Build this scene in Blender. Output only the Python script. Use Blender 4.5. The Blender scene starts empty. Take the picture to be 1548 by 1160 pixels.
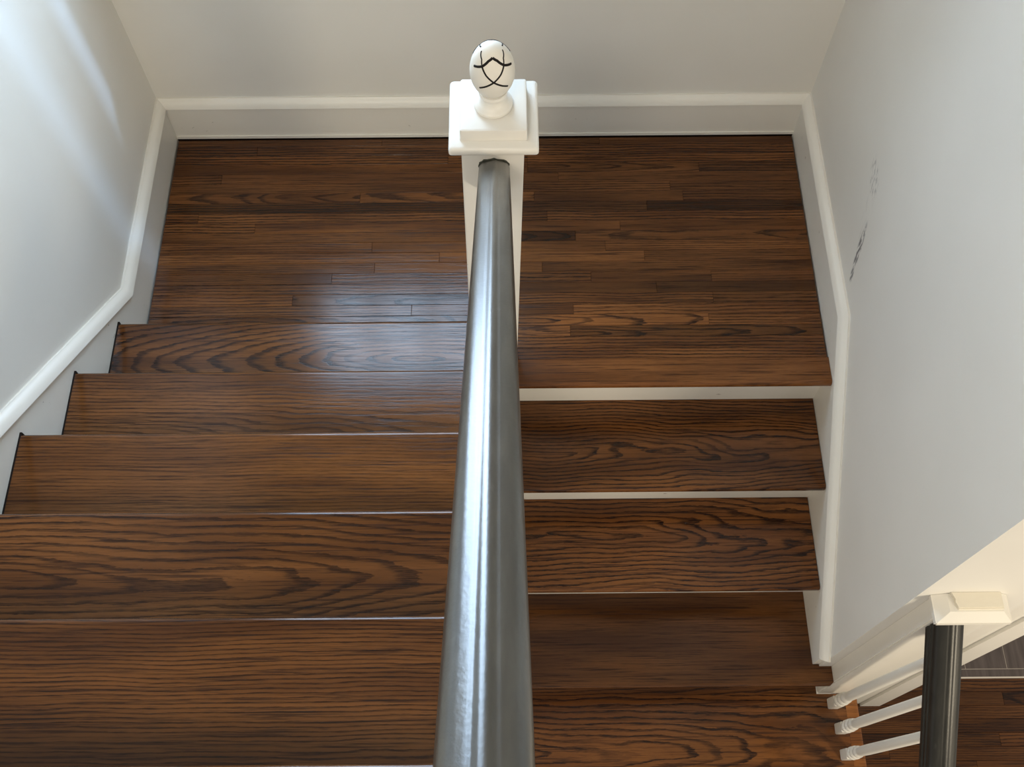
import bpy, bmesh, math, random
from mathutils import Vector, Matrix

scene = bpy.context.scene
C = scene.collection

# ------------------------------------------------------------------ camera, world, lights, exposure
PITCH, YAW, ROLL = 0.45428, -0.00163, -0.00686
cam_data = bpy.data.cameras.new('camera')
cam_data.sensor_width = 36.0
cam_data.lens = 1552.48 / 1548.0 * 36.0
cam_data.clip_start = 0.02
cam = bpy.data.objects.new('camera', cam_data)
C.objects.link(cam)
cam.matrix_world = (Matrix.Translation((0.00125, -2.23819, 2.70477))
                    @ Matrix.Rotation(YAW, 4, 'Z') @ Matrix.Rotation(PITCH, 4, 'X') @ Matrix.Rotation(ROLL, 4, 'Z'))
scene.camera = cam

world = bpy.data.worlds.new('world')
scene.world = world
world.use_nodes = True
world.node_tree.nodes['Background'].inputs['Color'].default_value = (1.0, 0.92, 0.83, 1)
world.node_tree.nodes['Background'].inputs['Strength'].default_value = 0.50


def area_light(name, loc, aim, sx, sy, power, color):
    ld = bpy.data.lights.new(name, 'AREA')
    ld.shape = 'RECTANGLE'
    ld.size, ld.size_y = sx, sy
    ld.energy = power
    ld.color = color
    lo = bpy.data.objects.new(name, ld)
    C.objects.link(lo)
    lo.location = loc
    lo.rotation_euler = (Vector(aim) - Vector(loc)).to_track_quat('-Z', 'Y').to_euler()
    return lo


area_light('window_daylight', (-0.47, 0.13, 1.60), (-0.47, -1.0, 1.60), 0.76, 1.24, 50.0, (0.56, 0.76, 1.0))
area_light('wall_band_light', (0.60, 0.62, 2.45), (-1.1, -0.5, 0.55), 0.10, 0.10, 62.0, (0.36, 0.60, 1.0))  # small lamp added outside the window to streak and blue the left wall
area_light('hall_fill_light', (-0.75, -3.1, 3.55), (0.75, -1.3, 0.6), 0.9, 0.9, 50.0, (1.0, 0.87, 0.70))  # added unseen fill, aimed to brighten and warm the right wall
area_light('lower_room_ceiling_light', (2.0, -3.2, 0.85), (1.5, -1.9, -0.3), 0.5, 0.5, 30.0, (1.0, 0.86, 0.64))

scene.view_settings.view_transform = 'Standard'
scene.view_settings.look = 'None'
scene.view_settings.exposure = 0.08
scene.view_settings.gamma = 1.0
scene.view_settings.use_curve_mapping = False

random.seed(7)

# ------------------------------------------------------------------ dimensions (metres)
XL, XR = -1.10087, 0.94343           # faces of the left and right skirt boards
RISE, RUN, NOSE = 0.19824, 0.254, 0.04279
YL1, YR0 = -0.81447, -0.92363        # nosing of first ascending tread / of the landing
WL, WR, WB = XL - 0.020, XR + 0.020, 0.020   # wall planes
ROW = 0.0381
YEND = -1.627                        # end of the right wall
FLOOR2 = -7 * RISE
MIDX = 0.0


# ------------------------------------------------------------------ node helpers
class NT:
    def __init__(self, name):
        self.m = bpy.data.materials.new(name)
        self.m.use_nodes = True
        self.t = self.m.node_tree
        self.n = self.t.nodes
        self.b = self.n['Principled BSDF']

    def link(self, a, b):
        self.t.links.new(a, b)

    def set(self, sock, v):
        if hasattr(v, 'node'):
            self.link(v, sock)
        else:
            sock.default_value = v

    def math(self, op, a, b=0.0, c=None, clamp=False):
        nd = self.n.new('ShaderNodeMath')
        nd.operation = op
        nd.use_clamp = clamp
        self.set(nd.inputs[0], a)
        self.set(nd.inputs[1], b)
        if c is not None:
            self.set(nd.inputs[2], c)
        return nd.outputs[0]

    def smooth(self, x, lo, hi):
        nd = self.n.new('ShaderNodeMapRange')
        nd.interpolation_type = 'SMOOTHSTEP'
        self.set(nd.inputs['Value'], x)
        nd.inputs['From Min'].default_value = lo
        nd.inputs['From Max'].default_value = hi
        return nd.outputs[0]

    def comb(self, x, y, z):
        nd = self.n.new('ShaderNodeCombineXYZ')
        for i, v in enumerate((x, y, z)):
            self.set(nd.inputs[i], v)
        return nd.outputs[0]

    def noise(self, vec, scale, detail=2.0, rough=0.5):
        nd = self.n.new('ShaderNodeTexNoise')
        self.link(vec, nd.inputs['Vector'])
        nd.inputs['Scale'].default_value = scale
        nd.inputs['Detail'].default_value = detail
        nd.inputs['Roughness'].default_value = rough
        return nd.outputs['Fac']

    def attr(self, name):
        nd = self.n.new('ShaderNodeAttribute')
        nd.attribute_type = 'OBJECT'
        nd.attribute_name = name
        return nd.outputs['Fac']

    def mix(self, f, a, b):
        nd = self.n.new('ShaderNodeMix')
        nd.data_type = 'RGBA'
        self.set(nd.inputs['Factor'], f)
        self.set(nd.inputs['A'], a)
        self.set(nd.inputs['B'], b)
        return nd.outputs['Result']

    def scale_rgb(self, col, f):
        nd = self.n.new('ShaderNodeVectorMath')
        nd.operation = 'SCALE'
        self.link(col, nd.inputs[0])
        self.set(nd.inputs['Scale'], f)
        return nd.outputs[0]

    def bump(self, h, strength, dist):
        nd = self.n.new('ShaderNodeBump')
        nd.inputs['Strength'].default_value = strength
        nd.inputs['Distance'].default_value = dist
        self.link(h, nd.inputs['Height'])
        self.link(nd.outputs[0], self.b.inputs['Normal'])

    def objco(self):
        nd = self.n.new('ShaderNodeTexCoord')
        sp = self.n.new('ShaderNodeSeparateXYZ')
        self.link(nd.outputs['Object'], sp.inputs[0])
        return nd.outputs['Object'], sp.outputs[0], sp.outputs[1], sp.outputs[2]


def oak_material():
    """Dark stained red oak. Per-piece custom properties steer the figure:
    gx, gy: where on the log the board was cut; gd, gk: depth below the pith and its drift along the board;
    gs: ring spacing; gc: contrast of the rings; gw: waviness; tone: stain strength."""
    k = NT('stained_oak')
    co, x, y, z = k.objco()
    gx, gy, gd, gk, gs, gc, gw, tone = [k.attr(a) for a in ('gx', 'gy', 'gd', 'gk', 'gs', 'gc', 'gw', 'tone')]
    X = k.math('ADD', x, gx)
    Y = k.math('ADD', y, gy)
    seed = k.math('MULTIPLY', gx, 7.31)
    w1 = k.math('SUBTRACT', k.noise(k.comb(k.math('MULTIPLY', X, 2.6), k.math('MULTIPLY', Y, 9.0), seed), 1.0, 2.0), 0.5)
    w2 = k.math('SUBTRACT', k.noise(k.comb(k.math('MULTIPLY', X, 16.0), k.math('MULTIPLY', Y, 70.0), seed), 1.0, 4.0, 0.65), 0.5)
    w3 = k.math('SUBTRACT', k.noise(k.comb(k.math('MULTIPLY', X, 3.2), k.math('MULTIPLY', Y, 3.0), k.math('ADD', seed, 3.0)), 1.0, 1.0), 0.5)
    Yw = k.math('ADD', Y, k.math('MULTIPLY', w3, k.math('MULTIPLY', gw, 0.45)))
    d = k.math('ADD', k.math('ADD', gd, k.math('MULTIPLY', x, gk)), k.math('MULTIPLY', w1, gw))
    f = k.math('SQRT', k.math('ADD', k.math('MULTIPLY', Yw, Yw), k.math('MULTIPLY', d, d)))
    ph = k.math('ADD', k.math('DIVIDE', f, k.math('MULTIPLY', gs, 1.22)), k.math('MULTIPLY', w2, 0.75))
    s = k.math('FRACT', ph)
    ring = k.math('MULTIPLY', k.smooth(s, 0.48, 0.80), k.math('SUBTRACT', 1.0, k.smooth(s, 0.93, 1.0)))
    # each ring has its own strength, and the dark wood breaks up into pore dashes
    rid = k.noise(k.comb(k.math('MULTIPLY', k.math('FLOOR', ph), 0.73), seed, k.math('MULTIPLY', X, 2.0)), 1.0, 1.0)
    pore_f = k.noise(k.comb(k.math('MULTIPLY', X, 28.0), k.math('MULTIPLY', Y, 620.0), seed), 1.0, 2.0, 0.6)
    pore_l = k.noise(k.comb(k.math('MULTIPLY', X, 5.0), k.math('MULTIPLY', Y, 210.0), k.math('ADD', seed, 9.0)), 1.0, 3.0, 0.65)
    ring = k.math('MULTIPLY', ring, k.smooth(rid, 0.10, 0.50))
    ring = k.math('MULTIPLY', ring, k.math('ADD', 0.55, k.math('MULTIPLY', k.smooth(pore_f, 0.35, 0.6), 0.45)))
    ring = k.math('MULTIPLY', ring, gc, clamp=True)
    pores = k.smooth(pore_l, 0.50, 0.68)
    pores2 = k.smooth(pore_f, 0.52, 0.72)
    base = k.mix(k.smooth(k.noise(k.comb(k.math('MULTIPLY', X, 1.6), k.math('MULTIPLY', Y, 14.0), seed), 1.0, 3.0), 0.3, 0.7),
                 (0.082, 0.029, 0.0080, 1), (0.176, 0.069, 0.0190, 1))
    c = k.mix(k.math('MULTIPLY', pores, 0.78), base, (0.022, 0.0080, 0.0040, 1))
    c = k.mix(k.math('MULTIPLY', pores2, 0.35), c, (0.020, 0.008, 0.004, 1))
    c = k.mix(ring, c, (0.0105, 0.0042, 0.0027, 1))
    c = k.scale_rgb(c, tone)
    k.link(c, k.b.inputs['Base Color'])
    rg = k.math('ADD', 0.17, k.math('MULTIPLY', pores, 0.10))
    k.link(rg, k.b.inputs['Roughness'])
    k.b.inputs['Specular IOR Level'].default_value = 0.31
    h = k.math('SUBTRACT', 1.0, k.math('ADD', k.math('MULTIPLY', pores, 0.5), k.math('MULTIPLY', ring, 0.5)))
    k.bump(h, 0.22, 0.0006)
    return k.m


def paint_material(name, col, rough, bumpscale=60.0, bump=0.05, chips=0.0):
    k = NT(name)
    co, x, y, z = k.objco()
    n1 = k.noise(co, 3.0, 3.0)
    c = k.mix(k.smooth(n1, 0.3, 0.75), (col[0] * .96, col[1] * .96, col[2] * .95, 1), (*col, 1))
    if chips:
        n2 = k.noise(k.comb(k.math('MULTIPLY', x, 1.0), k.math('MULTIPLY', y, 1.0), k.math('MULTIPLY', z, 1.8)), 38.0, 4.0, 0.65)
        n3 = k.noise(co, 9.0, 1.0)
        m = k.math('MULTIPLY', k.smooth(n2, 0.70 - chips, 0.74 - chips), k.smooth(n3, 0.55, 0.7))
        c = k.mix(m, c, (0.16, 0.12, 0.09, 1))
    k.link(c, k.b.inputs['Base Color'])
    k.b.inputs['Roughness'].default_value = rough
    k.bump(k.noise(co, bumpscale, 3.0), bump, 0.002)
    return k.m


def scuffed_wall_material():
    k = NT('scuffed_wall_paint')
    co, x, y, z = k.objco()
    n1 = k.noise(co, 2.2, 3.0)
    c = k.mix(k.smooth(n1, 0.3, 0.75), (0.69, 0.675, 0.63, 1), (0.73, 0.715, 0.67, 1))

    def blob(cy, cz, dy, dz, shear, scale, lo, hi):
        # soft elongated smudge on the wall plane, broken up by noise
        zz = k.math('SUBTRACT', z, cz)
        yy = k.math('SUBTRACT', k.math('SUBTRACT', y, cy), k.math('MULTIPLY', zz, shear))
        r = k.math('SQRT', k.math('ADD', k.math('POWER', k.math('DIVIDE', yy, dy), 2.0), k.math('POWER', k.math('DIVIDE', zz, dz), 2.0)))
        inside = k.math('SUBTRACT', 1.0, k.smooth(r, 0.55, 1.0))
        n = k.noise(k.comb(0.0, k.math('MULTIPLY', yy, 2.4), k.math('MULTIPLY', zz, 0.8)), scale, 3.0)
        return k.math('MULTIPLY', inside, k.smooth(n, lo, hi))
    m = blob(-0.668, 0.325, 0.017, 0.095, 0.30, 55.0, 0.40, 0.55)
    m = k.math('MAXIMUM', m, k.math('MULTIPLY', blob(-0.700, 0.236, 0.013, 0.030, 0.3, 60.0, 0.36, 0.52), 0.9))
    m = k.math('MAXIMUM', m, k.math('MULTIPLY', blob(-0.570, 0.505, 0.055, 0.050, 0.5, 70.0, 0.52, 0.62), 0.55))
    m = k.math('MAXIMUM', m, k.math('MULTIPLY', blob(-0.625, 0.40, 0.05, 0.11, 0.4, 30.0, 0.5, 0.8), 0.16))
    c = k.mix(m, c, (0.17, 0.165, 0.165, 1))
    k.link(c, k.b.inputs['Base Color'])
    k.b.inputs['Roughness'].default_value = 0.55
    k.bump(k.noise(co, 45.0, 3.0), 0.05, 0.002)
    return k.m


def plain(name, col, rough, spec=0.5):
    k = NT(name)
    co, x, y, z = k.objco()
    n1 = k.noise(co, 12.0, 3.0)
    c = k.mix(n1, (col[0] * .85, col[1] * .85, col[2] * .85, 1), (min(1, col[0] * 1.12), min(1, col[1] * 1.12), min(1, col[2] * 1.12), 1))
    k.link(c, k.b.inputs['Base Color'])
    k.b.inputs['Roughness'].default_value = rough
    k.b.inputs['Specular IOR Level'].default_value = spec
    return k.m


def rail_material(name, dark, spec, rough):
    k = NT(name)
    co, x, y, z = k.objco()
    n = k.noise(k.comb(k.math('MULTIPLY', x, 90.0), k.math('MULTIPLY', y, 12.0), k.math('MULTIPLY', z, 12.0)), 1.0, 4.0, 0.6)
    c = k.mix(k.smooth(n, 0.35, 0.75), (0.036 * dark, 0.035 * dark, 0.029 * dark, 1), (0.062 * dark, 0.060 * dark, 0.050 * dark, 1))
    n2 = k.noise(k.comb(k.math('MULTIPLY', x, 60.0), k.math('MULTIPLY', y, 25.0), k.math('MULTIPLY', z, 25.0)), 1.0, 2.0)
    c = k.mix(k.math('MULTIPLY', k.smooth(n2, 0.68, 0.80), 0.25 * dark), c, (0.16, 0.16, 0.15, 1))
    k.link(c, k.b.inputs['Base Color'])
    k.b.inputs['Roughness'].default_value = rough
    k.b.inputs['Specular IOR Level'].default_value = spec
    k.bump(k.noise(k.comb(k.math('MULTIPLY', x, 240.0), k.math('MULTIPLY', y, 160.0), k.math('MULTIPLY', z, 160.0)), 1.0, 3.0), 0.25, 0.0006)
    return k.m


def tile_material():
    k = NT('taupe_wood_look_tile')
    co, x, y, z = k.objco()
    n = k.noise(k.comb(k.math('MULTIPLY', x, 45.0), k.math('MULTIPLY', y, 4.0), 0.0), 1.0, 4.0, 0.6)
    c = k.mix(k.smooth(n, 0.3, 0.7), (0.060, 0.047, 0.043, 1), (0.105, 0.085, 0.078, 1))
    k.link(c, k.b.inputs['Base Color'])
    k.b.inputs['Roughness'].default_value = 0.4
    return k.m


OAK = oak_material()
WALL = paint_material('wall_paint', (0.73, 0.715, 0.67), 0.55, 45.0, 0.05)
WALL_R = scuffed_wall_material()
TRIM = paint_material('white_trim_paint', (0.76, 0.74, 0.685), 0.38, 30.0, 0.04)
TRIM_CHIP = paint_material('chipped_white_trim_paint', (0.76, 0.74, 0.685), 0.38, 30.0, 0.04, chips=0.04)
RAIL = rail_material('worn_charcoal_paint', 1.1, 1.0, 0.28)
RAIL_BLACK = rail_material('satin_black_paint', 0.42, 0.32, 0.36)
DARK = plain('dark_gap', (0.010, 0.006, 0.004), 0.8, 0.2)
BLACK = plain('black_groove_paint', (0.010, 0.008, 0.007), 0.7, 0.2)
EGG = paint_material('crackled_ivory_paint', (0.76, 0.73, 0.66), 0.5, 26.0, 0.5)
TILE = tile_material()
GROUT = plain('light_grout', (0.42, 0.38, 0.34), 0.8)
METAL = plain('pale_transition_metal', (0.62, 0.57, 0.50), 0.4)
PLASTER = paint_material('torn_plaster', (0.74, 0.70, 0.60), 0.8, 70.0, 0.3)
GUNK = plain('old_dark_caulk', (0.035, 0.038, 0.028), 0.8)


# ------------------------------------------------------------------ mesh helpers
def obj(name, bm, mat, parent=None, loc=None, smooth=False):
    me = bpy.data.meshes.new(name)
    bmesh.ops.recalc_face_normals(bm, faces=bm.faces[:])
    bm.to_mesh(me)
    bm.free()
    me.materials.append(mat)
    if smooth:
        for p in me.polygons:
            p.use_smooth = True
        try:
            me.set_sharp_from_angle(angle=math.radians(38))
        except Exception:
            pass
    o = bpy.data.objects.new(name, me)
    C.objects.link(o)
    if parent is not None:
        o.parent = parent
    if loc is not None:
        o.location = loc
    return o


def thing(name, label, cat, loc=(0, 0, 0), group=None):
    o = bpy.data.objects.new(name, None)
    o.empty_display_size = 0.1
    C.objects.link(o)
    o.location = loc
    o['label'] = label
    o['category'] = cat
    if group:
        o['group'] = group
    return o


def struct(o, label=None):
    o['kind'] = 'structure'
    if label:
        o['label'] = label
    return o


def add_box(bm, x0, x1, y0, y1, z0, z1):
    v = [bm.verts.new((x, y, z)) for x in (x0, x1) for y in (y0, y1) for z in (z0, z1)]
    for f in ((0, 1, 3, 2), (4, 6, 7, 5), (0, 4, 5, 1), (2, 3, 7, 6), (0, 2, 6, 4), (1, 5, 7, 3)):
        bm.faces.new([v[i] for i in f])
    return v


def bevel_all(bm, w, seg=2):
    bmesh.ops.bevel(bm, geom=bm.edges[:], offset=w, segments=seg, affect='EDGES', profile=0.5)


def extrude_profile(bm, prof, path, closed_prof=True, caps=True, xdir=None):
    """sweep: prof points (a,b); path list of (origin, A axis, B axis)."""
    rings = []
    for o, A, B in path:
        rings.append([bm.verts.new(Vector(o) + Vector(A) * a + Vector(B) * b) for a, b in prof])
    n = len(prof)
    for r0, r1 in zip(rings[:-1], rings[1:]):
        for i in range(n if closed_prof else n - 1):
            j = (i + 1) % n
            bm.faces.new((r0[i], r0[j], r1[j], r1[i]))
    if caps and closed_prof:
        bm.faces.new(rings[0])
        bm.faces.new(list(reversed(rings[-1])))
    return rings


def lathe(bm, prof, seg=32, cx=0.0, cy=0.0):
    rings = []
    for r, z in prof:
        if r < 1e-6:
            rings.append([bm.verts.new((cx, cy, z))])
        else:
            rings.append([bm.verts.new((cx + r * math.cos(2 * math.pi * i / seg), cy + r * math.sin(2 * math.pi * i / seg), z)) for i in range(seg)])
    for a, b in zip(rings[:-1], rings[1:]):
        for i in range(seg):
            j = (i + 1) % seg
            if len(a) == 1 and len(b) == 1:
                continue
            if len(a) == 1:
                bm.faces.new((a[0], b[i], b[j]))
            elif len(b) == 1:
                bm.faces.new((a[i], b[0], a[j]))
            else:
                bm.faces.new((a[i], b[i], b[j], a[j]))
    if len(rings[0]) > 1:
        bm.faces.new(list(reversed(rings[0])))
    if len(rings[-1]) > 1:
        bm.faces.new(rings[-1])


def prism(bm, poly, axis, lo, hi):
    """extrude a 2-D polygon along an axis; poly in the other two coordinates (cyclic order x,y,z)."""
    def P(a, b, c):
        return {'x': (c, a, b), 'y': (a, c, b), 'z': (a, b, c)}[axis]
    v0 = [bm.verts.new(P(a, b, lo)) for a, b in poly]
    v1 = [bm.verts.new(P(a, b, hi)) for a, b in poly]
    bm.faces.new(v0)
    bm.faces.new(list(reversed(v1)))
    n = len(poly)
    for i in range(n):
        j = (i + 1) % n
        bm.faces.new((v0[i], v1[i], v1[j], v0[j]))


def rounded_plate(bm, cx, cy, prof, r):
    """square plate with rounded corners; prof lists (half width, height) from the underside up"""
    rings = []
    for h, z in prof:
        ring = []
        for sx, sy, a0 in ((1, 1, 0), (-1, 1, 90), (-1, -1, 180), (1, -1, 270)):
            for k in range(5):
                a = math.radians(a0 + 22.5 * k)
                ring.append(bm.verts.new((cx + sx * (h - r) + r * math.cos(a), cy + sy * (h - r) + r * math.sin(a), z)))
        rings.append(ring)
    n = len(rings[0])
    for a, b in zip(rings[:-1], rings[1:]):
        for i in range(n):
            bm.faces.new((a[i], a[(i + 1) % n], b[(i + 1) % n], b[i]))
    bm.faces.new(list(reversed(rings[0])))
    bm.faces.new(rings[-1])


def grain(o, gx, gy=0.0, gd=0.03, gk=0.05, gs=0.006, gc=0.8, gw=0.03, tone=1.0):
    for n, v in zip(('gx', 'gy', 'gd', 'gk', 'gs', 'gc', 'gw', 'tone'), (gx, gy, gd, gk, gs, gc, gw, tone)):
        o[n] = float(v)
    return o


def random_grain(o, tone):
    k = random.random()
    gx = random.uniform(-40, 40)
    if k < 0.36:      # straight, close grain
        grain(o, gx, random.choice((-1, 1)) * random.uniform(.12, .3), random.uniform(.0, .05), random.uniform(-.02, .02),
              random.uniform(.004, .008), random.uniform(.45, .8), random.uniform(.02, .05), tone)
    elif k < 0.70:    # bold straight lines
        grain(o, gx, random.choice((-1, 1)) * random.uniform(.05, .1), random.uniform(.0, .03), random.uniform(-.03, .03),
              random.uniform(.007, .010), random.uniform(.75, 1.0), random.uniform(.02, .05), tone)
    elif k < 0.85:    # small cathedral
        grain(o, gx, random.uniform(-.012, .012), random.uniform(.01, .05), random.choice((-1, 1)) * random.uniform(.03, .09),
              random.uniform(.006, .009), random.uniform(.8, 1.0), random.uniform(.02, .05), tone)
    else:             # plain, only pores
        grain(o, gx, .4, .1, 0.0, .02, .15, .02, tone)


def plank(name, x0, x1, y0, y1, ztop, thick, tone, parent, chamfer=0.0007):
    """one floor strip, top edges eased so the joints read"""
    gap = 0.00025
    hx, hy = (x1 - x0) / 2 - gap, (y1 - y0) / 2 - gap
    bm = bmesh.new()
    c = chamfer
    ringdefs = [(hx, hy, -thick), (hx, hy, -c), (hx - c, hy - c, 0.0)]
    rings = [[bm.verts.new((sx * a, sy * b, z)) for sx, sy in ((-1, -1), (1, -1), (1, 1), (-1, 1))] for a, b, z in ringdefs]
    for a, b in zip(rings[:-1], rings[1:]):
        for i in range(4):
            j = (i + 1) % 4
            bm.faces.new((a[i], a[j], b[j], b[i]))
    bm.faces.new(list(reversed(rings[0])))
    bm.faces.new(rings[-1])
    o = obj(name, bm, OAK, parent, ((x0 + x1) / 2, (y0 + y1) / 2, ztop))
    random_grain(o, tone)
    return o


def tread(name, x0, x1, ynose, yback, ztop, parent, thick=0.027, nose_dir=-1, tone=1.0):
    """board with a rounded front edge; nose_dir -1: nose towards -y, +1: towards +y"""
    r = 0.011
    prof = []
    s = nose_dir
    # profile in (y,z)
    for i in range(7):
        a = math.radians(90 - 90 * i / 6)
        prof.append((ynose - s * r + s * r * math.cos(a), ztop - r + r * math.sin(a)))
    for i in range(5):
        a = math.radians(-90 * i / 4)
        rr = 0.007
        prof.append((ynose - s * rr + s * rr * math.cos(a), ztop - thick + rr + rr * math.sin(a)))
    prof += [(yback, ztop - thick), (yback, ztop)]
    cx, cy = (x0 + x1) / 2, (ynose + yback) / 2
    bm = bmesh.new()
    prism(bm, [(a - cy, b - ztop) for a, b in prof], 'x', x0 - cx, x1 - cx)
    o = obj(name, bm, OAK, parent, (cx, cy, ztop), smooth=True)
    o['tone'] = tone
    return o


# ------------------------------------------------------------------ walls
CEIL = 3.75
YREAR = -4.2
bm = bmesh.new()
add_box(bm, WL - 0.12, WL, YREAR, WB + 0.15, -0.25, CEIL)
struct(obj('wall_left', bm, WALL), 'off-white painted stair wall on the left, lit bluish by daylight')

WX0, WX1, WZ0, WZ1 = -0.85, -0.09, 0.98, 2.22          # window opening high in the back wall (above the frame)
bm = bmesh.new()
add_box(bm, WL, WX0, WB, WB + 0.15, -0.25, CEIL)
add_box(bm, WX1, WR + 0.30, WB, WB + 0.15, -0.25, CEIL)
add_box(bm, WX0, WX1, WB, WB + 0.15, -0.25, WZ0)
add_box(bm, WX0, WX1, WB, WB + 0.15, WZ1, CEIL)
struct(obj('wall_back', bm, WALL), 'greige painted wall behind the landing')

win = struct(thing('window_1', 'white framed window high in the wall behind the landing', 'window', ((WX0 + WX1) / 2, WB, WZ0)))
del win['category']
bm = bmesh.new()
w2, hh = (WX1 - WX0) / 2, WZ1 - WZ0
for a in ((-w2, -w2 + 0.04, 0, hh), (w2 - 0.04, w2, 0, hh), (-w2, w2, 0, 0.04), (-w2, w2, hh - 0.04, hh)):
    add_box(bm, a[0], a[1], 0.03, 0.08, a[2], a[3])
obj('window_frame', bm, TRIM, win)
for i, xx in enumerate((-w2 / 3, w2 / 3)):
    bm = bmesh.new()
    add_box(bm, xx - 0.022, xx + 0.022, 0.02, 0.10, 0.04, hh - 0.04)
    obj('mullion', bm, TRIM, win)
bm = bmesh.new()
add_box(bm, -w2 - 0.03, w2 + 0.03, -0.03, 0.03, -0.025, -0.001)
obj('window_sill', bm, TRIM, win)

# right wall: ends in a corner beside the lower newel
bm = bmesh.new()
add_box(bm, WR, 1.255, YEND, WB, FLOOR2 - 0.05, CEIL)
struct(obj('wall_right', bm, WALL_R), 'off-white painted wall on the right with grey scuff marks')

bm = bmesh.new()
add_box(bm, WL - 0.12, 4.2, YREAR, WB + 0.15, CEIL, CEIL + 0.1)
struct(obj('ceiling', bm, WALL), 'plain white ceiling over the stairwell')

# ------------------------------------------------------------------ landing floor of narrow oak strips
landing = struct(thing('floor', 'landing floor of narrow dark stained oak strips', 'floor', (0, 0, 0)))
del landing['category']
bm = bmesh.new()
add_box(bm, XL - 0.02, XR + 0.02, YR0 + NOSE + 0.03, 0.02, -0.25, -0.020)
obj('subfloor', bm, DARK, landing)
E1 = XL + 0.006
E2 = XR - 0.005
# rows from the back wall forward: (x break, tones) lists
D, M, L_, N = 0.42, 0.80, 1.22, 1.0
rows = {
    0: [(E1, .80), (-0.42, .72), (0.30, .85), E2],
    1: [(E1, .82), (-0.83, .88), (0.02, .95), E2],
    2: [(E1, 1.0), (-0.20, 1.0), (0.06, 1.08), E2],
    3: [(E1, .92), (0.06, .95), (0.62, .62), E2],
    4: [(E1, 1.0), (-0.9343, .95), (0.16, 1.0), E2],
    5: [(E1, .85), (-0.15, .9), (0.52, .82), E2],
    6: [(E1, 1.0), (-0.48, 1.1), (0.08, .86), (0.5585, .95), E2],
    7: [(E1, D), (0.0, .62), (0.44, .45), E2],
    8: [(E1, 1.05), (-0.9906, .98), (0.12, 1.1), E2],
    9: [(E1, .92), (-0.8067, 1.05), (0.35, 1.05), E2],
    10: [(E1, 1.0), (-0.10, .95), (0.2075, .95), E2],
    11: [(E1, 1.18), (-0.4321, 1.05), (0.30, 1.08), E2],
    12: [(E1, 1.05), (-0.22, 1.05), (0.42, 1.0), E2],
    13: [(E1, .78), (-0.42, .95), (0.10, .88), E2],
    14: [(E1, .85), (-0.55, .88), (0.25, .92), (0.6219, 1.1), E2],
    15: [(E1, .95), (-0.12, .62), (0.45, .48), E2],
    16: [(E1, 1.02), (-0.6649, .55), (-0.10, 1.05), (0.62, .75), E2],
    17: [(E1, .95), (-0.30, .95), (0.1922, 1.32), E2],
    18: [(E1, 1.0), (-0.05, 1.32), (0.60, 1.1), E2],
    19: [(E1, .9), (0.01, 1.3), (0.1798, .66), E2],
    20: [(E1, .95), (-0.35, 1.12), E2],
    21: [(E1, .95), (-0.20, 1.12), E2],
}
rows[10] = [(E1, 1.0), (-0.10, .95), (0.03, .55), (0.2075, .95), E2]
for i in range(22):
    r = rows[i]
    for a, b in zip(r[:-1], r[1:]):
        x1 = b[0] if isinstance(b, tuple) else b
        y1 = -i * ROW - (0.011 if i == 0 else 0)
        o = plank('plank', a[0], x1, -(i + 1) * ROW, y1, 0.0, 0.018, a[1] * random.uniform(.92, 1.08), landing)
        if i in (1, 2, 8, 20, 21):            # bold straight figure
            grain(o, random.uniform(-40, 40), random.choice((-1, 1)) * 0.075, .012, .0, .0085, 1.0, .035, a[1])
        if i in (10, 18) and a[1] in (.55, 1.32) or i == 18 and a[0] < 0:     # small cathedral boards
            grain(o, random.uniform(-40, 40), 0.004, .02, .09, .0085, 1.0, .04, a[1])
# strip hidden under the first ascending nosing
plank('plank', E1, MIDX, YL1 - NOSE, -22 * ROW, 0.0, 0.018, 0.9, landing)
ln = tread('landing_nosing', MIDX, XR - 0.001, YR0, -22 * ROW - 0.0005, 0.0, landing)
grain(ln, 3.3, .4, .1, 0.0, .02, .15, .02, 1.18)

# ------------------------------------------------------------------ descending flight (right)
down = thing('staircase', 'descending flight on the right, dark oak treads with white risers', 'staircase', (0.5, YR0, 0))


def local(o, root):
    o.location = Vector(o.location) - Vector(root.location)


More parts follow.
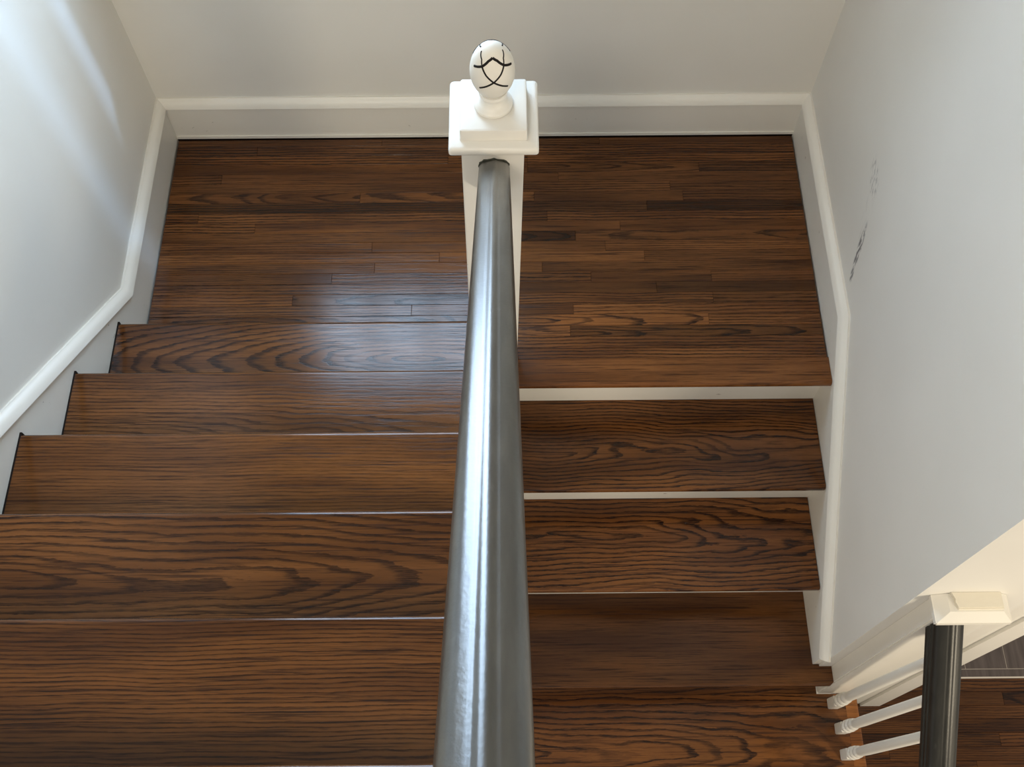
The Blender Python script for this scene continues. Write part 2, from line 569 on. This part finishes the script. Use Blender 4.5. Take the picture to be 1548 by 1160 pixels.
down_grain = {
    1: dict(gx=11.2, gy=0.03, gd=0.03, gk=0.07, gs=.0090, gc=1.0, gw=.10, tone=.85),
    2: dict(gx=5.7, gy=-0.025, gd=0.03, gk=0.10, gs=.0130, gc=1.0, gw=.13, tone=1.15),
    3: dict(gx=8.1, gy=0.5, gd=0.1, gk=0.0, gs=.009, gc=.18, gw=.03, tone=.64),
    4: dict(gx=21.4, gy=0.05, gd=0.06, gk=0.10, gs=.015, gc=1.0, gw=.11, tone=1.05),
    5: dict(gx=2.4, gy=0.02, gd=0.05, gk=0.07, gs=.010, gc=.9, gw=.08, tone=.9),
    6: dict(gx=1.4, gy=0.02, gd=0.05, gk=0.07, gs=.010, gc=.9, gw=.08, tone=.9),
}
TREAD4_X = 1.090
for j in range(1, 7):
    yn = YR0 - j * RUN
    yb = YR0 - (j - 1) * RUN + NOSE
    if j <= 2:
        t = tread('tread', MIDX, XR - 0.002, yn, yb, -j * RISE, down)
    elif j == 3:
        # notched round the end of the skirt board
        bm = bmesh.new()
        z0 = -0.027
        cx, cy = 0.5, yn + 0.14
        poly = [(MIDX, yb), (XR + 0.002, yb), (XR + 0.002, -1.621), (1.002, -1.621), (1.002, yn + 0.010), (0.992, yn), (MIDX, yn)]
        prism(bm, [(a - cx, b - cy) for a, b in poly], 'z', z0, 0.0)
        ed = [e for e in bm.edges if all(abs(v.co.y - (yn - cy)) < 1e-4 for v in e.verts) and abs(e.verts[0].co.z - e.verts[1].co.z) < 1e-5]
        bmesh.ops.bevel(bm, geom=ed, offset=0.009, segments=4, affect='EDGES', profile=0.5)
        t = obj('tread', bm, OAK, down, (cx, cy, -3 * RISE), smooth=True)
    else:
        t = tread('tread', MIDX, TREAD4_X, yn, yb if j > 4 else -1.680, -j * RISE, down)
    local(t, down)
    grain(t, **down_grain[j])
    # riser above this tread
    xr_ = XR if j <= 3 else (1.000 if j == 4 else 1.062)
    bm = bmesh.new()
    yr = yb
    add_box(bm, MIDX, xr_ + 0.001, yr, yr + 0.015, -j * RISE - 0.01, -(j - 1) * RISE - 0.0272)
    rr = obj('riser', bm, TRIM_CHIP, down)
    local(rr, down)
    # scotia strip tucked under the nosing
    bm = bmesh.new()
    zt = -(j - 1) * RISE - 0.0275
    prof = [(yr, zt), (yr - 0.015, zt), (yr - 0.013, zt - 0.004), (yr - 0.006, zt - 0.009), (yr - 0.003, zt - 0.016), (yr, zt - 0.017)]
    prism(bm, prof, 'x', MIDX, xr_)
    sc = obj('scotia', bm, TRIM, down)
    local(sc, down)
# back strip of tread four beside the newel foot
bm = bmesh.new()
add_box(bm, MIDX - 0.5, 0.5, -0.0183, 0.0183, -0.027, 0.0)
o = obj('tread', bm, OAK, down, (0.5, -1.6615, -4 * RISE))
local(o, down)
grain(o, 21.4, -0.1, 0.06, 0.08, .0105, .9, .08, .85)
# return nosing along the open end of tread four and below
for j in (4, 5, 6):
    bm = bmesh.new()
    yn = YR0 - j * RUN
    yb = YR0 - (j - 1) * RUN + NOSE - (0.015 if j == 4 else 0.02)
    add_box(bm, TREAD4_X + 0.0008, 1.133, yn, yb, -0.027, -0.0018)
    bmesh.ops.bevel(bm, geom=[e for e in bm.edges if all(v.co.x > 1.13 for v in e.verts)], offset=0.009, segments=4, affect='EDGES', profile=0.5)
    rn = obj('return_nosing', bm, OAK, down, (0, 0, -j * RISE), smooth=True)
    local(rn, down)
    grain(rn, 4.4, .4, .1, 0.0, .02, .2, .03, 1.5)  # raised tone puts the lighter, lit look into the strip's colour
# outer stringer below the open ends
bm = bmesh.new()
pl = [(YR0 - 3 * RUN + 0.02, FLOOR2), (YR0 - 3 * RUN + 0.02, -4 * RISE - 0.028)]
for j in (4, 5, 6):
    pl += [(YR0 - j * RUN + NOSE, -j * RISE - 0.028), (YR0 - j * RUN + NOSE, -(j + 1) * RISE - 0.028)]
pl[-1] = (pl[-1][0], FLOOR2)
prism(bm, pl, 'x', 1.072, 1.092)
st = obj('stringer', bm, TRIM, down)
local(st, down)

# ------------------------------------------------------------------ ascending flight (left)
up = thing('staircase', 'ascending flight on the left, dark oak treads rising towards the viewer', 'staircase', (-0.5, YL1, 0))
up_grain = {
    1: dict(gx=15.2, gy=-0.028, gd=-0.055, gk=0.15, gs=.0090, gc=.95, gw=.03, tone=.95),
    2: dict(gx=33.7, gy=0.03, gd=0.05, gk=0.07, gs=.0075, gc=.75, gw=.06, tone=.92),
    3: dict(gx=2.1, gy=0.35, gd=0.05, gk=0.0, gs=.0065, gc=.55, gw=.05, tone=.92),
    4: dict(gx=27.4, gy=-0.01, gd=0.05, gk=0.09, gs=.0110, gc=.85, gw=.07, tone=.92),
    5: dict(gx=7.9, gy=0.12, gd=0.03, gk=0.03, gs=.0058, gc=.8, gw=.045, tone=.84),
    6: dict(gx=9.9, gy=0.26, gd=0.03, gk=0.03, gs=.008, gc=.7, gw=.05, tone=.98),
}
for kx in range(1, 7):
    yn = YL1 - (kx - 1) * RUN
    yb = YL1 - kx * RUN - NOSE
    xe = -0.108 if kx == 1 else -0.022
    t = tread('tread', XL + 0.0055, xe, yn, yb, kx * RISE, up, nose_dir=1)
    local(t, up)
    grain(t, **up_grain[kx])
    bm = bmesh.new()
    yr = yn - NOSE
    add_box(bm, XL + 0.002, xe, yr - 0.018, yr, (kx - 1) * RISE - (0.0 if kx == 1 else 0.01) + 0.0005, kx * RISE - 0.0272)
    rr = obj('riser', bm, TRIM, up)
    local(rr, up)
    bm = bmesh.new()
    add_box(bm, XL + 0.0003, XL + 0.0053, yb, yn + 0.004, -0.030, -0.0015)
    sg = obj('shadow_gap', bm, DARK, up, (0, 0, kx * RISE))  # near-black filler strip, its colour stands in for shade in the gap
    local(sg, up)
# closed inner stringer under the handrail
bm = bmesh.new()
pl = [(YL1 - NOSE - 0.075, 0.0), (YL1 - NOSE - 0.075, RISE - .03)]
for kx in range(1, 7):
    yb = YL1 - kx * RUN
    pl += [(yb - NOSE, kx * RISE - 0.03)]
    if kx < 6:
        pl += [(yb - NOSE, (kx + 1) * RISE - 0.03)]
pl += [(YL1 - 6 * RUN - NOSE, 5 * RISE - 0.2), (YL1 - RUN, -0.2), (YL1 - NOSE - 0.075, -0.2)]
prism(bm, pl, 'x', -0.020, -0.002)
st = obj('stringer', bm, TRIM, up)
local(st, up)

# ------------------------------------------------------------------ skirt boards and their cap mouldings
CAPP = [(0.0, 0.030), (0.006, 0.031), (0.010, 0.026), (0.016, 0.024), (0.022, 0.016), (0.026, 0.009), (0.028, 0.003), (0.026, 0.000), (0.0, 0.000)]


def skirt(name, label, bpoly, axis, lo, hi, cappath, mat=TRIM):
    bm = bmesh.new()
    prism(bm, bpoly, axis, lo, hi)
    b = struct(obj(name, bm, mat), label)
    bm = bmesh.new()
    extrude_profile(bm, CAPP, cappath)
    obj('cap_moulding', bm, TRIM, b, smooth=True)
    return b


ZC = 0.1440          # underside of the cap
SL = RISE / RUN
# back
skirt('baseboard_back', 'white baseboard along the wall behind the landing, chipped lower edge',
      [(0.0, 0.001), (WB, 0.001), (WB, ZC), (0.0, ZC)], 'x', WL + 0.0005, WR - 0.0005,
      [((WL + 0.002, WB, ZC), (0, -1, 0), (0, 0, 1)), ((WR - 0.002, WB, ZC), (0, -1, 0), (0, 0, 1))], TRIM_CHIP)
bm = bmesh.new()
add_box(bm, XL, XR, -0.004, -0.0002, 0.0005, 0.012)
obj('floor_bead', bm, TRIM_CHIP, bpy.data.objects['baseboard_back'])

# left: level along the landing then climbing with the treads
yk = -0.697
yend = -2.35
zend = ZC + (yk - yend) * 0.795
bl = [(0.0, -0.2), (0.0, ZC), (yk, ZC), (yend, zend), (yend, zend - 0.75), (-0.95, -0.2)]
# mitred bend of the cap moulding
a0, a1 = 0.0, math.atan(0.795)


def cap_path(xw, sx, y0, yk, yend, slope):
    a = math.atan(slope)
    n_end = Vector((0, math.sin(a), math.cos(a)))
    mit = Vector((0, math.tan(a / 2), 1.0))
    return [((xw, y0, ZC), (sx, 0, 0), (0, 0, 1)),
            ((xw, yk, ZC), (sx, 0, 0), mit),
            ((xw, yend, ZC + (yk - yend) * slope), (sx, 0, 0), n_end)]


skirt('baseboard_left', 'white skirt board along the left wall, level on the landing then climbing', bl, 'x', WL, XL,
      cap_path(WL, 1, WB - 0.001, yk, yend, 0.795), TRIM_CHIP)
# right: level then descending
ykr = -0.786
yer = -1.620
zer = ZC + 0.012 + (ykr - yer) * -0.765
br = [(0.0, -0.9), (0.0, ZC), (ykr, ZC), (yer, ZC + (ykr - yer) * -0.765), (yer, -3 * RISE + 0.0005), (yer, -0.9)]
br = [(0.0, -0.85), (0.0, ZC), (ykr, ZC), (yer, ZC + (ykr - yer) * -0.765), (yer, -3 * RISE + 0.0008), (yer + 0.03, -0.85)]
skirt('baseboard_right', 'white skirt board along the right wall, level on the landing then descending', br, 'x', XR, WR,
      cap_path(WR, -1, WB - 0.001, ykr, yer, -0.765), TRIM_CHIP)

# ------------------------------------------------------------------ landing newel post with egg finial
NX, NY = -0.0295, -0.857
newel = thing('newel_post', 'white square newel post on the landing topped by a carved egg finial', 'newel post', (NX - 0.018, NY, 0))
bm = bmesh.new()
hw = 0.063
LEAN = 0.016 / 1.083
v = add_box(bm, -hw, hw, -hw, hw, 0.0, 1.083)
for q in v:
    q.co.x += q.co.z * LEAN
bmesh.ops.bevel(bm, geom=[e for e in bm.edges if abs(e.verts[0].co.z - e.verts[1].co.z) > 0.5], offset=0.002, segments=2, affect='EDGES')
obj('post_shaft', bm, TRIM_CHIP, newel)
CX = 0.018   # cap centre relative to the root
bm = bmesh.new()
rounded_plate(bm, CX, 0.0, [(.0875, 1.083), (.0890, 1.085), (.0890, 1.0945), (.0875, 1.0985), (.0840, 1.101)], 0.007)
obj('cap_plate', bm, TRIM_CHIP, newel, smooth=True)
bm = bmesh.new()
rounded_plate(bm, CX, 0.0, [(.0670, 1.101), (.0660, 1.106), (.0660, 1.1255), (.0650, 1.1285), (.0625, 1.1295)], 0.004)
obj('cap_block', bm, TRIM, newel, smooth=True)
bm = bmesh.new()
lathe(bm, [(.036, 1.129), (.0385, 1.132), (.0385, 1.138), (.035, 1.142), (.030, 1.144), (.0265, 1.149), (.0245, 1.155), (.0255, 1.161), (.0285, 1.166), (.027, 1.172)], 40, CX)
obj('finial_base', bm, TRIM, newel, smooth=True)
EA, EB, EZ = 0.0430, 0.0613, 1.2265


def egg_r(z):
    """egg radius at height z, slightly fuller below the middle"""
    t = max(-1.0, min(1.0, (z - EZ) / EB))
    return EA * math.sqrt(max(0.0, 1 - t * t)) * (1 - 0.04 * t)


bm = bmesh.new()
prof = []
for i in range(0, 29):
    a = -math.pi / 2 + math.pi * i / 28
    zz = EZ + EB * math.sin(a)
    prof.append((egg_r(zz), zz))
prof[0] = (0.0, EZ - EB)
prof[-1] = (0.0, EZ + EB)
lathe(bm, prof, 48, CX)
egg = obj('finial_egg', bm, EGG, newel, smooth=True)


def groove(pts, rad, name='carved_groove'):
    """dark painted groove following the egg: pts (angle deg, height fraction -1..1)"""
    bm = bmesh.new()
    P = []
    for (a0, t0), (a1, t1) in zip(pts[:-1], pts[1:]):
        for s in range(8):
            u = s / 8
            P.append((a0 + (a1 - a0) * u, t0 + (t1 - t0) * u))
    P.append(pts[-1])
    Q = []
    for a, t in P:
        z = EZ + EB * t
        r = egg_r(z) + 0.0001
        Q.append(Vector((CX + r * math.cos(math.radians(a)), r * math.sin(math.radians(a)), z)))
    rings = []
    for i, p in enumerate(Q):
        tan = (Q[min(i + 1, len(Q) - 1)] - Q[max(i - 1, 0)]).normalized()
        nrm = Vector((p.x - CX, p.y, (p.z - EZ) * (EA / EB) ** 2)).normalized()
        bi = tan.cross(nrm).normalized()
        rings.append([bm.verts.new(p + bi * rad * math.cos(k * math.pi / 3) + nrm * rad * 0.55 * math.sin(k * math.pi / 3)) for k in range(6)])
    for a, b in zip(rings[:-1], rings[1:]):
        for k in range(6):
            bm.faces.new((a[k], a[(k + 1) % 6], b[(k + 1) % 6], b[k]))
    bm.faces.new(rings[0])
    bm.faces.new(list(reversed(rings[-1])))
    return obj(name, bm, BLACK, egg, smooth=True)


for a in (-86, 94):
    for q in (1, -1):
        groove([(a, 0.855), (a + 18 * q, 0.78), (a + 37 * q, 0.61), (a + 52 * q, 0.53), (a + 66 * q, 0.46)], 0.0024)   # ridge line of the petal
        groove([(a + 37 * q, 0.61), (a + 20 * q, 0.38), (a, 0.16)], 0.0018)     # crossing down to the lower point
        groove([(a, 0.16), (a + 20 * q, -0.02), (a + 38 * q, -0.17)], 0.0020)   # lower scallops
        groove([(a + 37 * q, 0.61), (a + 47 * q, 0.76), (a + 76 * q, 0.88)], 0.0014)    # uprights

# ------------------------------------------------------------------ handrails
RP = [(0.0, .0780), (.0020, .0779), (.0038, .0775), (.0055, .0768), (.0070, .0761), (.0084, .0758), (.0100, .0757), (.0115, .0755), (.0135, .0749), (.0170, .0741),
      (.0200, .0731), (.0230, .0718), (.0260, .0697), (.0286, .0664), (.0306, .0615), (.0318, .0550), (.0320, .0480), (.0318, .0430), (.0300, .0390), (.0285, .0370), (.0285, .0330), (.0310, .0300), (.0310, .0220),
      (.0290, .0190), (.0290, .0150), (.0318, .0120), (.0318, .0)]
RAILPROF = RP + [(-a, b) for a, b in reversed(RP[1:])]


def handrail(name, label, p0, p1, wide=1.0, mat=None):
    """p0, p1: crest line of the rail from the newel outward"""
    p0, p1 = Vector(p0), Vector(p1)
    t = (p1 - p0).normalized()
    side = Vector((1, 0, 0))
    upv = side.cross(t)
    if upv.z < 0:
        upv = -upv
    top = 0.0780
    root = thing(name, label, 'handrail', p0)
    bm = bmesh.new()
    prof = [(a * wide, b - top) for a, b in RAILPROF]
    # plumb cut at the newel
    cut = -upv.y / t.y
    n = 40
    path = [(Vector((0, 0, 0)), side, upv + t * cut)]
    for i in range(1, n + 1):
        path.append(((p1 - p0) * (i / n), side, upv))
    extrude_profile(bm, prof, path)
    obj('rail', bm, mat or RAIL, root, smooth=True)
    return root


SLU = 0.814
y0 = NY - 0.0635
hr = handrail('handrail', 'worn charcoal grey wooden handrail rising from the egg topped newel', (-0.0297, y0, 1.040), (-0.0130, -2.62, 1.040 + (y0 + 2.62) * -1 * -SLU))
# torn dark caulk where the rail meets the post
bm = bmesh.new()
random.seed(3)
pts = []
for i in range(15):
    a = math.radians(180 * i / 14)
    rr = 1.0 + random.uniform(-.08, .10)
    pts.append((0.0315 * math.cos(a) * rr, -0.020 + 0.0225 * math.sin(a) * rr))
prism(bm, [(a, b) for a, b in pts] + [(-.029, -.03), (.029, -.03)], 'y', -0.003, 0.0005)
obj('caulk', bm, GUNK, hr, (0, 0.0, 0.0))

# ------------------------------------------------------------------ lower newel at the end of the right wall
QZ = 0.300
QX0, QX1 = 0.992, 1.172
QY = -1.697
low = thing('newel_post', 'white half newel against the right wall end, cap top broken at its corner', 'newel post', (1.07, YEND, -4 * RISE))


def lowpart(name, bm, mat, smooth=False):
    return obj(name, bm, mat, low, (-1.07, -YEND, 4 * RISE), smooth=smooth)


bm = bmesh.new()
add_box(bm, 1.002, 1.150, -1.678, YEND - 0.0004, -4 * RISE + 0.001, QZ - 0.022)
bmesh.ops.bevel(bm, geom=[e for e in bm.edges if abs(e.verts[0].co.z - e.verts[1].co.z) > 0.5 and e.verts[0].co.y < -1.65], offset=0.004, segments=2, affect='EDGES')
lowpart('post_shaft', bm, TRIM)
bm = bmesh.new()
add_box(bm, QX0, QX1, QY, YEND - 0.0004, QZ - 0.022, QZ - 0.008)
bmesh.ops.bevel(bm, geom=[e for e in bm.edges if all(w.co.y < -1.69 for w in e.verts)], offset=0.003, segments=2, affect='EDGES')
lowpart('cap_plate', bm, TRIM_CHIP)
# sloping skirt of the cap
bm = bmesh.new()
lo_ = [(QX0 + .002, YEND - .0005), (QX0 + .002, QY + .002), (QX1 - .002, QY + .002), (QX1 - .002, YEND - .0005)]
hi_ = [(QX0 + .034, YEND - .0005), (QX0 + .034, QY + .026), (QX1 - .020, QY + .026), (QX1 - .020, YEND - .0005)]
a = [bm.verts.new((x, y, QZ - .008)) for x, y in lo_]
b = [bm.verts.new((x, y, QZ + .004)) for x, y in hi_]
for i in range(3):
    bm.faces.new((a[i], a[i + 1], b[i + 1], b[i]))
bm.faces.new(b)
bm.faces.new((a[3], a[0], b[0], b[3]))
bm.faces.new(list(reversed(a)))
lowpart('cap_slope', bm, TRIM)
# block on top with its left end broken away
bm = bmesh.new()
prism(bm, [(QX0 + .040, YEND - .0005), (QX0 + .047, YEND - .016), (QX0 + .046, YEND - .024), (QX0 + .052, QY + .030), (QX1 - .022, QY + .030), (QX1 - .022, YEND - .0005)], 'z', QZ + .004, QZ + .016)
bmesh.ops.bevel(bm, geom=[e for e in bm.edges if all(w.co.z > QZ + .015 for w in e.verts) and all(w.co.x > QX0 + .05 for w in e.verts)], offset=0.0035, segments=2, affect='EDGES')
lowpart('broken_cap_block', bm, PLASTER)

hr2 = handrail('handrail', 'charcoal black handrail descending from the half newel at the right wall', (1.044, -1.6785, QZ - 0.026), (1.085, -2.75, QZ - 0.026 - 1.0715 * SL), 1.06, RAIL_BLACK)

# balusters: square foot, rings, round shaft
bal_bases = [(1.047, -1.712, -4 * RISE), (1.060, -1.791, -4 * RISE), (1.066, -1.871, -4 * RISE), (1.066, -1.965, -5 * RISE)]
bal_labels = ['white turned baluster nearest the right wall end', 'white turned baluster second from the right wall end',
              'white turned baluster third from the right wall end', 'white turned baluster at the bottom edge behind the black handrail']


def make_baluster(height):
    root = thing('baluster', 'x', 'baluster', (0, 0, 0), 'white balusters of the lower handrail')
    bm = bmesh.new()
    add_box(bm, -.0165, .0165, -.0165, .0165, 0.0, 0.085)
    bmesh.ops.bevel(bm, geom=bm.edges[:], offset=0.002, segments=2, affect='EDGES')
    obj('foot_block', bm, TRIM, root, smooth=True)
    bm = bmesh.new()
    lathe(bm, [(.0150, .085), (.0185, .089), (.0205, .098), (.0205, .106), (.0180, .114), (.0150, .118), (.0150, .122), (.0185, .128), (.0205, .138), (.0200, .146),
               (.0165, .154), (.0150, .158), (.0165, .164), (.0185, .174), (.0175, .184), (.0150, .192), (.0142, .198)], 28)
    obj('turned_ring', bm, TRIM, root, smooth=True)
    bm = bmesh.new()
    lathe(bm, [(.0140, .196), (.0150, .22), (.0156, .30), (.0150, .45), (.0140, height * .85), (.0135, height)], 24)
    obj('baluster_shaft', bm, TRIM, root, smooth=True)
    return root


proto = make_baluster(1.0)


def copy_tree(o):
    r = o.copy()
    C.objects.link(r)
    for ch in list(o.children):
        c = ch.copy()
        C.objects.link(c)
        c.parent = r
    return r


roots = [proto] + [copy_tree(proto) for _ in bal_bases[1:]]
for r, (bx, by, bz), lab in zip(roots, bal_bases, bal_labels):
    r.location = (bx, by, bz + 0.0005)
    r['label'] = lab
    # aim at the underside of the rail above
    ty = by - 0.030
    crest = QZ - 0.026 + (ty + 1.6785) * SL
    tx = 1.044 + (1.085 - 1.044) * (-1.6785 - ty) / 1.0715
    tz = crest - 0.0785 / math.cos(math.atan(SL))
    dv = Vector((tx - bx, ty - by, tz - bz))
    r.rotation_euler = dv.to_track_quat('Z', 'Y').to_euler()
    r.rotation_euler.z = 0.0
    r.scale = (1, 1, dv.length / 1.0)

# casing on the far corner of the wall end
bm = bmesh.new()
add_box(bm, 1.256, 1.330, -1.622, -1.50, FLOOR2, CEIL)
add_box(bm, 1.330, 1.405, -1.632, -1.50, FLOOR2, CEIL)
struct(obj('trim_1', bm, TRIM), 'white casing boards on the far corner of the right wall end')

# ------------------------------------------------------------------ lower floor: oak strips, threshold, tile
lf = struct(thing('floor', 'lower hall floor of dark stained oak strips beside the flight', 'floor', (0, 0, FLOOR2)))
del lf['category']
bm = bmesh.new()
add_box(bm, 1.05, 2.9, -3.4, -1.0, -0.10, -0.018)
obj('subfloor', bm, GROUT, lf)
random.seed(21)
YT = -1.532
for i in range(15):
    xs = [1.095]
    x = 1.12 + random.uniform(.2, .9)
    while x < 2.75:
        xs.append(x)
        x += random.uniform(.5, 1.0)
    xs.append(2.85)
    for a, b in zip(xs[:-1], xs[1:]):
        o = plank('plank', a, b, YT - (i + 1) * 0.0385 * 1.3, YT - i * 0.0385 * 1.3, 0.0, 0.017, random.choice((.55, .62, .68, .72, .6, .5)), lf)
bm = bmesh.new()
add_box(bm, 1.095, 2.85, -3.35, YT - 15 * 0.0385 * 1.3, -0.017, 0.0)
o = obj('far_planking', bm, OAK, lf)
grain(o, 1.0)
bm = bmesh.new()
add_box(bm, 1.095, 2.85, YT, YT + 0.006, -0.017, 0.003)
obj('transition_strip', bm, METAL, lf)
bm = bmesh.new()
add_box(bm, 1.095, 2.85, YT + 0.0065, YT + 0.034, -0.017, 0.0)
th = obj('threshold', bm, TILE, lf)
bm = bmesh.new()
add_box(bm, 1.095, 2.85, YT + 0.0345, YT + 0.50, -0.017, -0.0018)
obj('grout', bm, GROUT, lf)
# taupe plank tiles running away from the threshold
xj = [1.30, 1.466, 1.632, 1.763, 1.925, 2.10, 2.27]
xj = [1.44, 1.602, 1.764, 1.926, 2.088, 2.25, 2.412]
for a, b in zip(xj[:-1], xj[1:]):
    bm = bmesh.new()
    add_box(bm, a + .0015, b - .0015, YT + 0.0375, YT + 0.50, -0.017, 0.0)
    obj('tile', bm, TILE, lf)
